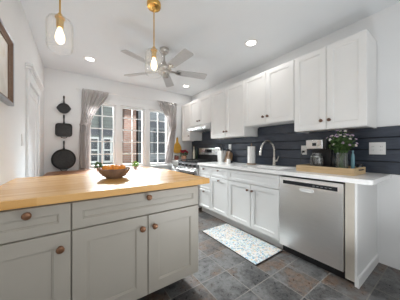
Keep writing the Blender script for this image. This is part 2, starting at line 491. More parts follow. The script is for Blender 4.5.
struct(MB().box(XL - .1, XR + .1, YF - .1, YF, 0, ZC).build('wall_rear', WALL), 'off-white wall behind the viewer', 'wall')
m = MB()
m.box(XL, XL + .014, YF, DY0 - .1, 0, .10, .003); m.box(XL, XL + .014, DY1 + .1, YB, 0, .10, .003)
struct(m.build('baseboard_left', TRIM), 'white baseboard on the left wall', 'baseboard')
struct(MB().box(XL + .014, 1.93, YB - .014, YB, 0, .10, .003).build('baseboard_back', TRIM), 'white baseboard under the windows', 'baseboard')

# navy boards on the right wall
m = MB()
H = .122
z = .911
while z < 1.59:
    z1 = z + H
    zt_ = min(z1 - .0045, 1.384) if z < 1.384 else None
    if zt_ and zt_ - z > .02: m.box(XR - .012, XR, -.6, YB, z + .0045, zt_, .003, 1)
    for (ya, yb_) in ((1.174, 1.967), (2.825, 3.593)):
        if z1 > 1.384: m.box(XR - .012, XR, ya, yb_, max(z + .002, 1.3842), min(z1 - .002, 1.60), .001, 1)
    z = z1
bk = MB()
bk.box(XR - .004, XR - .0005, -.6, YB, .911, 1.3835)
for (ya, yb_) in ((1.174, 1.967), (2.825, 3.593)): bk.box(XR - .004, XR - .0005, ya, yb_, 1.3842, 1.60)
bs = struct(m.build('wall_right_paneling', NAVY), 'navy blue horizontal boards behind the counter', 'backsplash')
bk.build('groove_shade_strip', simple('groove_shade', (.010, .012, .016), .9), bs)  # near-black, so the shade in the board grooves is painted in
m = MB()

# ------------------------------------------------------------------ outside the windows
gr = tag(MB().box(-8, 10, YB + .4, 14, -1.25, -1.2).build('ground', GRASS), 'grass ground outside the windows', 'ground', kind='structure')
HTRIM = simple('greyed_trim', (.34, .34, .33), .7)  # white house trim, greyed in its colour to offset the overexposed view outside
def house(name, label, x0, x1, y0, y1, ztop, mat, wins, pipe=None, bands=()):
    t = thing(name, ((x0 + x1) / 2, (y0 + y1) / 2, -1.2), label, 'house')
    MB().box(x0, x1, y0, y1, -1.2, ztop).build('house_wall', mat, t)
    r = MB(); r.box(x0 - .12, x1 + .12, y0 - .15, y1 + .15, ztop, ztop + .10); r.build('roof', ROOFM, t)
    for (a, b, c, e) in wins:
        f = MB()
        f.box(a - .07, a, y0 - .05, y0 - .001, c, e); f.box(b, b + .07, y0 - .05, y0 - .001, c, e); f.box(a - .07, b + .07, y0 - .05, y0 - .001, e, e + .07); f.box(a - .07, b + .07, y0 - .05, y0 - .001, c - .07, c)
        f.box(a, b, y0 - .04, y0 - .001, (c + e) / 2 - .025, (c + e) / 2 + .025)
        fo = f.build('window', HTRIM if mat != SIDEB else DARKW, t)
        MB().box(a, b, y0 - .02, y0 - .001, c, e).build('pane', GLOSSBLACK, fo)
    for (c, e) in bands: MB().box(x0 - .02, x1 + .02, y0 - .03, y0 - .001, c, e).build('belt_course', ROOFM, t)
    if pipe: MB().cyl((pipe, y0 - .06, -1.2), (pipe, y0 - .06, ztop), .05).build('downpipe', DARKW, t, True)
    return t
house('siding_house', 'pale green sided house seen through the window nearest the pans', -2.5, 1.26, 7.6, 10.5, 3.4, SIDEA, [(.50, .70, .75, 1.55), (.92, 1.12, .75, 1.55), (-.6, .1, .6, 1.6)], .80, [(1.70, 1.95)])
house('brick_house', 'red brick house seen through the middle window', 1.55, 1.98, 7.2, 9.8, 3.5, BRICK, [])
house('grey_house', 'pale grey house with dark framed windows seen beside the red brick', 2.26, 7.0, 7.9, 11.0, 3.6, SIDEB, [(2.40, 2.72, 1.05, 2.0), (3.02, 3.45, 1.05, 2.0), (3.75, 4.2, 1.05, 2.0), (2.4, 2.72, -.5, .6), (3.02, 3.45, -.4, .65)], None, [(2.16, 2.45)])

house('far_house', 'long dull grey house far behind the other houses', -9, 13, 12.6, 14.0, 7.0, simple('dull_render', (.20, .20, .195), .9), [])

def foliage(mb, c, r, n, size, rnd, up=.2):
    for _ in range(n):
        while True:
            p = Vector((rnd.uniform(-1, 1), rnd.uniform(-1, 1), rnd.uniform(-1, 1)))
            if .25 < p.length < 1: break
        q = Vector(c) + Vector((p.x * r[0], p.y * r[1], p.z * r[2]))
        dirv = (p.normalized() + Vector((0, 0, up)) + Vector((rnd.uniform(-.6, .6), rnd.uniform(-.6, .6), rnd.uniform(-.6, .6)))).normalized()
        leaf(mb, q, dirv, size * rnd.uniform(.7, 1.3), rnd)
def leaf(mb, q, dirv, s, rnd, w=.42):
    side = dirv.cross(Vector((rnd.uniform(-1, 1), rnd.uniform(-1, 1), rnd.uniform(-.2, 1)))).normalized()
    nrm = side.cross(dirv)
    vs = [mb.bm.verts.new(x) for x in (q, q + dirv * s * .45 + side * s * w, q + dirv * s - nrm * s * .15, q + dirv * s * .45 - side * s * w, q + dirv * s * .5 + nrm * s * .10)]
    for a, b in ((0, 1), (1, 2), (2, 3), (3, 0)): mb.bm.faces.new((vs[a], vs[b], vs[4]))
for i, (x, y, r, zt, lab) in enumerate([(.55, 6.3, .50, .62, 'green shrub outside the window nearest the pans'), (2.0, 6.0, .42, .60, 'green shrub outside below the red brick house'), (3.1, 6.4, .50, .55, 'green shrub outside below the grey house')]):
    rnd = random.Random(i)
    t = thing('shrub', (x, y, -1.2), lab, 'shrub', 'shrubs outside the windows')
    s = MB()
    for k in range(4): s.tube([(x, y, -1.2), (x + rnd.uniform(-.1, .1), y + rnd.uniform(-.1, .1), -.6), (x + rnd.uniform(-.3, .3), y + rnd.uniform(-.2, .2), zt - .35)], [.03, .022, .01], 6)
    s.build('stem', BROWNW, t)
    m = MB(); foliage(m, (x, y, zt - .75), (r, r, .78), 900, .09, rnd); m.build('foliage', LEAF, t)

# ------------------------------------------------------------------ knobs
def knob(name, axis, pos, mat, parent, r=.018):
    x, y, z = pos
    prof = [(r * .75, 0), (r * .55, .004), (r * .42, .010), (r * .5, .014), (r * .95, .018), (r, .023), (r * .85, .028), (r * .4, .031), (0, .0315)]
    return MB().lathe(prof, (x, y, z), '-X' if axis == 'x' else '-Y', 18).build(name, mat, parent, True)

# ------------------------------------------------------------------ upper cabinets
UF = 2.212
def upper(label, y0, y1, z0, z1, split, knobs, rail=.058):
    t = thing('upper_cabinet', ((UF + XR) / 2, (y0 + y1) / 2, z0), label, 'wall cabinet', 'white wall cabinets')
    b = MB(); b.box(UF + .0205, XR - .0125, y0 + .0015, y1 - .0015, z0, z1, .0015, 1)
    b.box(UF + .03, XR - .0125, y0 + .0015, y0 + .02, z0 - .012, z0); b.box(UF + .03, XR - .0125, y1 - .02, y1 - .0015, z0 - .012, z0); b.box(UF + .022, UF + .04, y0 + .0015, y1 - .0015, z0 - .012, z0)
    b.build('body', UPPER, t)
    spans = [(y0, split), (split, y1)] if split else [(y0, y1)]
    for (a, c), kk in zip(spans, knobs):
        dr = MB().front('x', UF, a + .0025, c - .0025, z0 - .008, z1 - .003, rail).build('door', UPPER, t)
        if kk: knob('knob', 'x', (UF, kk[0], kk[1]), KNOBD, dr)
    return t
ZU = 2.263
upper('white two-door wall cabinet nearest the viewer, above the wooden tray', .497, 1.171, 1.385, ZU, .827, [(.795, 1.468), (.872, 1.468)])
upper('white shorter two-door wall cabinet above the sink faucet', 1.173, 1.968, 1.53, ZU, 1.568, [(1.538, 1.622), (1.612, 1.622)])
upper('white two-door wall cabinet right of the range hood, above the knife block', 1.970, 2.822, 1.385, ZU, 2.393, [(2.360, 1.478), (2.428, 1.478)])
upper('short white two-door wall cabinet above the range hood', 2.824, 3.594, 1.705, ZU, 3.230, [(3.195, 1.775), (3.275, 1.775)])
upper('narrow white wall cabinet in the corner beyond the range hood', 3.596, 3.985, 1.385, ZU, None, [(3.64, 1.478)])

# range hood
t = thing('range_hood', (2.32, 3.21, 1.565), 'slim white range hood under the short cabinet above the stove', 'range hood')
hx, h0, h1 = 2.095, 2.832, 3.586
m = MB(); prof = [(hx, 1.572), (hx, 1.615), (hx + .10, 1.69), (XR - .0125, 1.69), (XR - .0125, 1.572)]
m.loops([[Vector((x, h0, z)) for x, z in prof], [Vector((x, h1, z)) for x, z in prof]])
m.build('hood_body', STEELH, t)
MB().box(hx + .05, XR - .06, h0 + .05, h1 - .05, 1.564, 1.572, .002).build('filter', STEELH, t)
m = MB()
for q in range(3): m.box(hx - .004, hx, 2.95 + q * .05, 2.985 + q * .05, 1.585, 1.602)
m.build('buttons', BLACK, t)

# ------------------------------------------------------------------ base cabinets (right run)
BF = 1.92     # door fronts
BB = BF + .0205
CT = .914
def base_cab(label, y0, y1, drawers, doors, ztop=.872):
    t = thing('base_cabinet', ((BF + XR) / 2, (y0 + y1) / 2, 0), label, 'base cabinet', 'base cabinets under the white counter')
    b = MB(); b.box(BB, XR - .013, y0 + .001, y1 - .001, .105, ztop if drawers != 'sink' else .66)
    if drawers == 'sink':
        b.box(BB, BB + .02, y0 + .001, y1 - .001, .66, ztop); b.box(BB + .02, XR - .013, y0 + .001, y0 + .02, .66, ztop); b.box(BB + .02, XR - .013, y1 - .02, y1 - .001, .66, ztop)
    b.build('body', BASEW, t)
    MB().box(BB + .055, BB + .075, y0 + .001, y1 - .001, 0, .105).build('toe_kick', BASEW, t)
    for (z0, z1, kn) in (drawers if drawers != 'sink' else [(.700, .856, None)]):
        dr = MB().front('x', BF, y0 + .003, y1 - .003, z0, z1, .036, drop=.006).build('drawer_front', BASEW, t)
        if kn: knob('knob', 'x', (BF, (y0 + y1) / 2, kn), KNOBD, dr, .015)
    for (a, c, ky, kz) in doors:
        dr = MB().front('x', BF, a + .003, c - .003, .118, .690, .056).build('door', BASEW, t)
        knob('knob', 'x', (BF, ky, kz), KNOBD, dr, .015)
    return t
base_cab('white sink cabinet with two doors and bronze knobs above the rug', 1.189, 2.026, 'sink', [(1.189, 1.600, 1.563, .612), (1.600, 2.026, 1.642, .612)])
base_cab('white single-door base cabinet with a drawer, left of the sink cabinet', 2.027, 2.466, [(.700, .856, .815)], [(2.027, 2.466, 2.235, .655)])
base_cab('white three-drawer base cabinet beside the stove', 2.467, 2.818, [(.700, .856, .810), (.448, .692, .655), (.118, .440, .408)], [])
base_cab('white base cabinet in the far corner beyond the stove', 3.602, 4.045, [(.700, .856, .79)], [(3.602, 4.045, 3.66, .65)])
# end panel
t = thing('end_panel', (2.25, .54, 0), 'white end panel with filler post closing the counter run by the dishwasher', 'cabinet panel')
MB().box(1.94, XR, .497, .515, 0, .872, .001, 1).build('side_panel', BASEW, t)
MB().box(1.94, 1.96, .516, .580, .035, .872, .001, 1).build('filler_strip', simple('filler_tan', (.50, .455, .39), .4), t)  # tan strip, darker than the side panel
m = MB(); prof = [(.4965, 0), (.485, 0), (.485, .075), (.489, .085), (.4965, .09)]
m.loops([[Vector((1.936, y, z)) for y, z in prof], [Vector((XR - .002, y, z)) for y, z in prof]]); m.build('shoe_molding', BASEW, t)

# countertops
SX0, SX1, SY0, SY1 = 2.03, 2.40, 1.26, 1.88
m = MB()
C0 = 1.897
bm = m.bm
def rounded_rect(x0, x1, y0, y1, r_pts):
    out = []
    for (cx, cy, r, a0) in r_pts:
        for q in range(7): out.append((cx + r * cos(a0 + q * pi / 12), cy + r * sin(a0 + q * pi / 12)))
    return out
def slab(mb, poly, z0, z1, e=.004):
    cx = sum(p[0] for p in poly) / len(poly); cy = sum(p[1] for p in poly) / len(poly)
    def ins(p, q):
        v = Vector((p[0] - cx, p[1] - cy)); s = max(0, 1 - q / max(v.length, 1e-6)); return (cx + v.x * s, cy + v.y * s)
    mb.loops([[Vector((*ins(p, e), z0)) for p in poly], [Vector((*p, z0 + e)) for p in poly], [Vector((*p, z1 - e)) for p in poly], [Vector((*ins(p, e), z1)) for p in poly]])
XB = XR - .0125
poly = [(XB, SY0), (C0, SY0)] + [(C0 + .03 + .03 * cos(pi + q * pi / 12), .394 + .03 + .03 * sin(pi + q * pi / 12)) for q in range(7)] + [(XB, .394)]
slab(m, poly, .874, CT)
m.box(C0, SX0, SY0, SY1, .874, CT); m.box(SX1, XB, SY0, SY1, .874, CT); m.box(C0, XB, SY1, 2.818, .874, CT)
ct = m.build('countertop', QUARTZ)
tag(ct, 'long white stone countertop holding the sink and the wooden tray', 'countertop')
tag(MB().box(C0, XB, 3.602, 4.058, .874, CT, .003).build('countertop', QUARTZ), 'short white stone countertop in the corner beyond the stove', 'countertop')

# sink
t = thing('sink', (2.21, 1.57, .70), 'white undermount sink set into the counter by the faucet', 'sink')
m = MB()
def rr(x0, x1, y0, y1, r, z, n=5):
    pts = []
    for cx, cy, a in ((x1 - r, y1 - r, 0), (x0 + r, y1 - r, pi / 2), (x0 + r, y0 + r, pi), (x1 - r, y0 + r, 3 * pi / 2)):
        for q in range(n): pts.append(Vector((cx + r * cos(a + q * pi / 2 / (n - 1)), cy + r * sin(a + q * pi / 2 / (n - 1)), z)))
    return pts
m.loops([rr(SX0 + .001, SX1 - .001, SY0 + .001, SY1 - .001, .04, .90), rr(SX0 + .001, SX1 - .001, SY0 + .001, SY1 - .001, .04, .70), rr(SX0 + .03, SX1 - .03, SY0 + .03, SY1 - .03, .04, .685)][::1], cap0=False)
so = m.build('basin', WHITEC, t, True)
md = so.modifiers.new('thick', 'SOLIDIFY'); md.thickness = .003; md.offset = -1
MB().lathe([(.045, 0), (.045, .003), (.03, .005), (.0, .002)], (2.22, 1.57, .686), 'Z', 20).build('drain', STEELH, t, True)

# faucet
fx, fy = 2.478, 1.612
t = thing('faucet', (fx, fy, CT), 'brushed nickel gooseneck faucet behind the sink', 'faucet')
MB().lathe([(.030, 0), (.030, .008), (.022, .016), (.0195, .07), (.0195, .11), (.015, .125)], (fx, fy, CT), 'Z', 20).build('faucet_base', NICKEL, t, True)
pts = [(fx, fy, CT + .11), (fx, fy, 1.15)]
for q in range(13):
    a = q * pi / 12
    pts.append((fx - .125 + .125 * cos(a), fy + .004 * q, 1.155 + .13 * sin(a)))
pts += [(fx - .255, fy + .05, 1.13)]
MB().tube(pts, .0125, 12).build('spout', NICKEL, t, True)
MB().tube([(fx - .2535, fy + .05, 1.14), (fx - .262, fy + .05, 1.10), (fx - .266, fy + .05, 1.075)], [.015, .0185, .0175], 14).build('spray_head', NICKEL, t, True)
m = MB(); m.tube([(fx, fy - .018, CT + .075), (fx, fy - .05, CT + .08)], [.014, .014], 12); m.tube([(fx, fy - .045, CT + .08), (fx - .01, fy - .07, CT + .12), (fx - .012, fy - .08, CT + .15)], [.008, .006, .006], 8)
m.build('handle', NICKEL, t, True)

# ------------------------------------------------------------------ dishwasher
D0, D1 = .584, 1.186
t = thing('dishwasher', (2.2, .885, 0), 'stainless steel dishwasher under the counter with a black control strip', 'dishwasher')
MB().box(1.965, XR - .02, D0 + .004, D1 - .004, .09, .855).build('tub', BLACK, t)
dz0, dz1 = .088, .846
xf = 1.916
m = MB()
prof = []
for q in range(9):
    z = dz0 + (dz1 - dz0) * q / 8
    prof.append((xf + .007 * ((q / 4 - 1) ** 2), z))
prof += [(xf + .012, dz1 + .004), (1.962, dz1 + .004), (1.962, dz0)]
m.loops([[Vector((x, D0 + .003, z)) for x, z in prof], [Vector((x, D1 - .003, z)) for x, z in prof]])
door = m.build('door', STEEL, t, 60)
def face_x(z): return xf + .007 * (((z - dz0) / (dz1 - dz0) * 2 - 1) ** 2)
m = MB(); m.box(face_x(.80) - .0025, face_x(.80) + .01, D0 + .045, D1 - .045, .779, .818, .002)
cp = m.build('control_panel', GLOSSBLACK, door)
m = MB()
for q in range(5): m.box(face_x(.80) - .0035, face_x(.80), D0 + .09 + q * .035, D0 + .11 + q * .035, .796, .801)
m.build('control_buttons', simple('grey_print', (.25, .25, .26), .5), door)
m = MB()
pl = []
for q in range(20):
    a = 2 * pi * q / 20
    pl.append((.893 + .066 * (1 if cos(a) > 0 else -1) * abs(cos(a)) ** .6, .745 + .022 * (1 if sin(a) > 0 else -1) * abs(sin(a)) ** .7))
X0 = face_x(.745)
def sc(p, s, dz=0): return (.885 + (p[0] - .885) * s, .745 + (p[1] - .745) * s + dz)
m.loops([[Vector((X0 + .004, *p)) for p in pl], [Vector((X0 - .006, *p)) for p in pl], [Vector((X0 - .006, *sc(p, .86))) for p in pl]])
m.build('handle_pocket', simple('handle_silver', (.80, .80, .79), .3, .3), door, 50)
MB().box(X0 + .0005, X0 + .004, .873, .897, .233, .238).build('badge', STEELH, door)
MB().box(1.98, 2.0, D0 + .01, D1 - .01, 0, .088).build('toe_kick', BLACK, t)

# ------------------------------------------------------------------ stove
R0, R1 = 2.824, 3.597
t = thing('stove', (2.2, 3.21, 0), 'stainless gas stove with black knobs between the white cabinets', 'stove')
MB().box(1.925, XR - .02, R0, R1, .06, .895).build('stove_body', STEEL, t)
MB().box(1.905, 2.46, R0, R1, .896, .922, .004).build('cooktop', GLOSSBLACK, t)
for (gy0, gy1) in ((R0 + .03, R0 + .25), (R0 + .275, R1 - .275), (R1 - .25, R1 - .03)):
    g = MB()
    for xx in (1.96, 2.19, 2.42): g.box(xx - .006, xx + .006, gy0, gy1, .934, .946)
    for yy in (gy0 + .006, (gy0 + gy1) / 2, gy1 - .006): g.box(1.954, 2.426, yy - .006, yy + .006, .934, .946)
    for xx in (1.96, 2.42):
        for yy in (gy0 + .006, gy1 - .006): g.box(xx - .006, xx + .006, yy - .006, yy + .006, .921, .935)
    g.build('grate', IRON, t)
for xx in (2.07, 2.31):
    for yy in (R0 + .14, R1 - .14): MB().lathe([(.05, 0), (.05, .006), (.03, .01), (0, .011)], (xx, yy, .922), 'Z', 18).build('burner', BLACK, t, True)
m = MB(); DSTEEL = brushed('dark_steel', (.30, .30, .31), .3)
prof = [(1.895, .80), (1.905, .893), (1.925, .895), (1.925, .80)]
m.loops([[Vector((x, R0, z)) for x, z in prof], [Vector((x, R1, z)) for x, z in prof]]); cp = m.build('control_panel', DSTEEL, t)
for q in range(5):
    yy = R0 + .09 + q * (R1 - R0 - .18) / 4
    MB().lathe([(.027, 0), (.026, .01), (.021, .014), (.019, .034), (.0, .036)], (1.899, yy, .845), '-X', 18).build('burner_knob', BLACK, t, True)
od = MB().box(1.895, 1.925, R0 + .003, R1 - .003, .25, .795, .004).build('oven_door', STEELH, t)
MB().box(1.893, 1.897, R0 + .09, R1 - .09, .36, .69).build('oven_window', GLOSSBLACK, od)
m = MB(); m.tube([(1.845, R0 + .04, .745), (1.845, R1 - .04, .745)], .014, 12)
for yy in (R0 + .07, R1 - .07): m.tube([(1.845, yy, .745), (1.896, yy, .745)], .009, 8)
m.build('oven_handle', STEELH, od, True)
MB().box(1.897, 1.925, R0 + .003, R1 - .003, .07, .24, .004).build('storage_drawer', STEELH, t)
MB().box(2.475, 2.545, R0 + .004, R1 - .004, .922, 1.045).build('backguard_base', BLACK, t)
bg_ = MB().box(2.462, 2.545, R0 + .002, R1 - .002, 1.045, 1.195, .006).build('backguard', STEELH, t)
MB().box(2.4595, 2.463, 3.10, 3.36, 1.09, 1.165).build('display', GLOSSBLACK, bg_)

# ------------------------------------------------------------------ island
IF_ = 1.27
def island_cab(label, x0, x1, doors, drawer_knob):
    t = thing('island_cabinet', ((x0 + x1) / 2, 1.6, 0), label, 'island cabinet', 'greige cabinets of the island')
    MB().box(x0, x1, IF_ + .0205, 1.90, .11, .863).build('body', ISL, t)
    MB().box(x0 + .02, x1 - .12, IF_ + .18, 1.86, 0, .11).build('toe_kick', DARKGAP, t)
    dr = MB().front('y', IF_, x0 + .003, x1 - .003, .694, .849, .052).build('drawer_front', ISL, t)
    knob('knob', 'y', drawer_knob, KNOB, dr, .020)
    for (a, b, kx) in doors:
        d_ = MB().front('y', IF_, a + .003, b - .003, .122, .686, .076).build('door', ISL, t)
        knob('knob', 'y', (kx, IF_, .603), KNOB, d_, .020)
    return t
island_cab('greige island cabinet against the left wall with one drawer above one door', XL + .002, -.0135, [(XL + .002, -.0135, -.062)], (-.197, IF_, .816))
island_cab('wide greige island cabinet with one drawer above two doors', -.0125, .868, [(-.0125, .432, .390), (.432, .868, .477)], (.435, IF_, .816))
m = MB()
slab(m, [(XL + .001, 1.235), (.955, 1.235), (.963, 1.243), (.963, 2.215), (.955, 2.223), (XL + .001, 2.223)], .864, .906, .003)
tag(m.build('butcher_block_top', BUTCHER), 'honey-coloured butcher block worktop of the island', 'worktop')

# ------------------------------------------------------------------ bowl with oranges
bx, by, bz = .292, 1.74, .906
t = thing('bowl', (bx, by, bz), 'shallow brown bowl full of oranges on the island top', 'bowl')
MB().lathe([(.0, .0), (.062, .0), (.066, .006), (.094, .022), (.118, .052), (.130, .082), (.125, .084), (.113, .055), (.088, .028), (.06, .014), (0, .012)], (bx, by, bz), 'Z', 36).build('bowl_body', BOWLM, t, 60)
spots = [(a * .9, b * .9, c) for a, b, c in [(-.055, -.045, .062), (.0, -.075, .064), (.055, -.045, .062), (.075, .02, .066), (.03, .065, .063), (-.04, .06, .063), (-.078, .01, .066), (-.012, .0, .074)]]
places = ['front left in', 'nearest the front edge of', 'front right in', 'rightmost in', 'back right in', 'back left in', 'leftmost in', 'topmost, in the middle of']
for i, (dx, dy, dz) in enumerate(spots):
    t = thing('orange', (bx + dx, by + dy, bz + dz - .008), 'small bright orange, %s the brown bowl' % places[i], 'orange', 'oranges in the brown bowl')
    c = (bx + dx, by + dy, bz + dz + .020)
    MB().ball(c, .029, 3, (1, 1, .92)).build('peel', ORANGEM, t, True)
    MB().lathe([(.004, 0), (.003, .003), (0, .004)], (c[0], c[1], c[2] + .0255), 'Z', 8).build('stem_end', LEAF, t)

# ------------------------------------------------------------------ dining table by the windows
tx0, tx1, ty0, ty1, tz = -.372, 1.37, 3.15, 3.965, .782
t = thing('dining_table', ((tx0 + tx1) / 2, (ty0 + ty1) / 2, 0), 'reddish-brown wooden dining table below the windows, behind the island', 'table')
m = MB(); slab(m, [(p.x, p.y) for p in rr(tx0, tx1, ty0, ty1, .10, 0)], tz - .032, tz, .006); m.build('tabletop', TABLEW, t)
m = MB()
ins = .09
m.box(tx0 + ins, tx1 - ins, ty0 + ins, ty0 + ins + .022, tz - .11, tz - .032); m.box(tx0 + ins, tx1 - ins, ty1 - ins - .022, ty1 - ins, tz - .11, tz - .032)
m.box(tx0 + ins, tx0 + ins + .022, ty0 + ins + .022, ty1 - ins - .022, tz - .11, tz - .032); m.box(tx1 - ins - .022, tx1 - ins, ty0 + ins + .022, ty1 - ins - .022, tz - .11, tz - .032)
m.build('apron', TABLEW, t)
for lx in (tx0 + .075, tx1 - .075):
    for ly in (ty0 + .075, ty1 - .075):
        MB().loops([[Vector((lx + sx * r, ly + sy * r, z)) for sx, sy in ((-1, -1), (1, -1), (1, 1), (-1, 1))] for r, z in ((.02, 0), (.032, tz - .12), (.032, tz - .032))]).build('leg', TABLEW, t)

def potted(loc, label, potm, leafm, r, h, n, size, rnd):
    x, y, z = loc
    t = thing('potted_plant', loc, label, 'plant', 'potted plants on the dining table')
    MB().lathe([(0, 0), (r * .7, 0), (r, h * .95), (r, h), (r * .9, h), (r * .85, h * .85), (0, h * .85)], loc, 'Z', 20).build('pot', potm, t, 40)
    m = MB(); foliage(m, (x, y, z + h + r * .9), (r * 1.5, r * 1.3, r * 1.2), n, size, rnd, .5)
    for k in range(6): m.tube([(x, y, z + h * .85), (x + rnd.uniform(-1, 1) * r, y + rnd.uniform(-1, 1) * r, z + h + r)], .003, 5)
    m.build('foliage', leafm, t)
potted((.36, 3.72, tz), 'small dark green potted plant seen behind the bowl of oranges', TERRA, LEAF, .038, .05, 90, .036, random.Random(21))
potted((.98, 3.62, tz), 'small bright green potted plant on the dining table right of the bowl', WHITEC, LEAFB, .040, .05, 80, .036, random.Random(22))

# ------------------------------------------------------------------ curtains
rod_z, rod_y = 2.262, 3.975
t = thing('curtain_rod', (1.07, rod_y, rod_z), 'thin pale curtain rod above the three windows', 'curtain rod')
MB().tube([(.05, rod_y, rod_z), (2.09, rod_y, rod_z)], .007, 10).build('rod', WHITEP, t, True)
for x in (.06, 1.07, 2.08):
    m = MB(); m.box(x - .012, x + .012, YB - .006, YB, rod_z - .03, rod_z + .03); m.box(x - .004, x + .004, rod_y, YB - .006, rod_z - .013, rod_z - .0075)
    m.build('bracket', WHITEP, t)
for x, s in ((.05, -1), (2.09, 1)): MB().ball((x + s * .01, rod_y, rod_z), .014, 2).build('finial', WHITEP, t, True)

def interp(tab, z):
    for (z0, a0), (z1, a1) in zip(tab, tab[1:]):
        if z0 >= z >= z1:
            f = (z0 - z) / (z0 - z1) if z0 != z1 else 0
            return a0 + (a1 - a0) * f
    return tab[-1][1] if z < tab[-1][0] else tab[0][1]
def curtain(label, Ltab, Rtab, folds, amp, zbot, tie_z, seed):
    rnd = random.Random(seed)
    t = thing('curtain', ((Ltab[0][1] + Rtab[0][1]) / 2, rod_y, zbot), label, 'curtain', 'curtains at the windows')
    nu, nv = 96, 60
    zt = rod_z + .018
    m = MB(); g = []
    for j in range(nv + 1):
        z = zt + (zbot - zt) * j / nv
        l, r = interp(Ltab, z), interp(Rtab, z)
        row = []
        wfull = Rtab[0][1] - Ltab[0][1]
        squeeze = 1 - .45 * max(0, 1 - (r - l) / wfull)
        for i in range(nu + 1):
            u = i / nu
            ph = 2 * pi * folds * u + .5 * sin(3 * z + u * 5)
            y = rod_y - .012 - amp * squeeze * (.55 + .45 * sin(ph)) - .006 * sin(2.3 * ph + z * 2)
            if j < 3: y = rod_y - .012 - (amp * .35) * (.6 + .4 * sin(ph))
            x = l + (r - l) * u + .004 * cos(ph)
            row.append(m.bm.verts.new((x, y, z)))
        g.append(row)
    for a, b in zip(g, g[1:]):
        for i in range(nu): m.bm.faces.new((a[i], a[i + 1], b[i + 1], b[i]))
    o = m.build('curtain_panel', CLOTH, t, 80)
    md = o.modifiers.new('thick', 'SOLIDIFY'); md.thickness = .0025
    l, r = interp(Ltab, tie_z), interp(Rtab, tie_z)
    y0, y1 = rod_y - .02 - amp * 1.25, rod_y - .004
    cx, cy, rx, ry = (l + r) / 2, (y0 + y1) / 2, (r - l) / 2 + .012, (y1 - y0) / 2 + .006
    m = MB(); L = []
    for dz, rr_ in ((-.011, 0), (-.011, .003), (.011, .003), (.011, 0)):
        L.append([Vector((cx + (rx + rr_) * cos(2 * pi * q / 32), cy + (ry + rr_) * sin(2 * pi * q / 32), tie_z + dz + .012 * cos(2 * pi * q / 32))) for q in range(32)])
    L.append(L[0])
    m.loops(L, cap0=False, cap1=False); m.build('tieback', CLOTH, t, True)
curtain('taupe curtain swept left beside the hanging pans', [(2.33, .125), (1.8, .105), (1.5, .08), (.1, .055)],
        [(2.33, .575), (2.24, .56), (2.16, .525), (2.05, .455), (1.93, .375), (1.80, .305), (1.68, .262), (1.55, .24), (1.40, .228), (.1, .205)], 6, .055, .80, 1.62, 1)
curtain('taupe curtain swept right beside the stove corner', [(2.33, 1.535), (2.25, 1.55), (2.15, 1.62), (2.03, 1.69), (1.85, 1.79), (1.70, 1.845), (1.60, 1.865), (1.45, 1.835), (1.2, 1.775), (.8, 1.72)],
        [(2.33, 2.045), (1.7, 2.03), (1.5, 2.00), (.9, 1.92)], 6, .055, .84, 1.63, 2)

# ------------------------------------------------------------------ cast iron pans on the back wall
PX, PY = -.148, YB
def hook(x, z, lab):
    t = thing('wall_hook', (x, PY - .02, z), lab, 'hook', 'hooks holding the pans')
    m = MB(); m.box(x - .008, x + .008, PY - .004, PY - .0005, z - .015, z + .02); m.tube([(x, PY - .004, z), (x, PY - .022, z - .004), (x, PY - .03, z + .002), (x, PY - .03, z + .012)], .0032, 8)
    m.build('hook_body', IRON, t)
def pan(label, outline, z_c, handle_top, depth, helper=None, spouts=False):
    t = thing('cast_iron_pan', (PX, PY - .02, z_c), label, 'pan', 'pans hanging beside the window')
    yb, yf = PY - .008, PY - .008 - depth
    def L(s, y): return [Vector((PX + a * s, y, z_c + b * s)) for a, b in outline]
    m = MB(); m.loops([L(.86, yb), L(.90, yb - .002), L(1.0, yf + .003), L(.995, yf), L(.955, yf), L(.94, yf + .004), L(.86, yb - .007)])
    m.build('pan_body', IRON, t, 50)
    zt = z_c + max(b for a, b in outline)
    m = MB()
    hh = handle_top - zt
    yh = yf + .008
    w = [(.022, -.012), (.012, .02), (.010, hh * .45), (.014, hh * .75), (.014, hh * .92), (.006, hh)]
    m.loops([[Vector((PX - a, yh + .005, zt + b)), Vector((PX + a, yh + .005, zt + b)), Vector((PX + a * .8, yh - .005, zt + b)), Vector((PX - a * .8, yh - .005, zt + b))] for a, b in w])
    m.build('handle', IRON, t, True)
    if helper:
        zb = z_c + min(b for a, b in outline)
        m = MB(); m.tube([(PX - .05, yh, zb + .012), (PX - .035, yh, zb - .016), (PX - .012, yh, zb - .024), (PX + .012, yh, zb - .024), (PX + .035, yh, zb - .016), (PX + .05, yh, zb + .012)], .0065, 8)
        m.build('helper_handle', IRON, t, True)
ov = []
for q in range(40):
    a = 2 * pi * q / 40
    r = 1 + .13 * max(0, abs(cos(a)) - .93) / .07
    ov.append((.092 * cos(a) * r, .094 * sin(a)))
pan('small round cast iron pan with pour lips, topmost of the hanging three', ov, 1.889, 2.115, .035)
sq = [(p.x, p.y) for p in rr(-.122, .122, -.118, .118, .05, 0, 6)]
pan('square cast iron griddle pan, middle of the hanging three', sq, 1.505, 1.775, .035, True)
rd = [(.178 * cos(2 * pi * q / 48), .183 * sin(2 * pi * q / 48)) for q in range(48)]
pan('large round cast iron skillet, lowest of the hanging three', rd, .985, 1.312, .045, True)
hook(PX, 2.10, 'hook above the small round pan'); hook(PX, 1.76, 'hook above the square griddle pan'); hook(PX, 1.297, 'hook above the large round skillet')

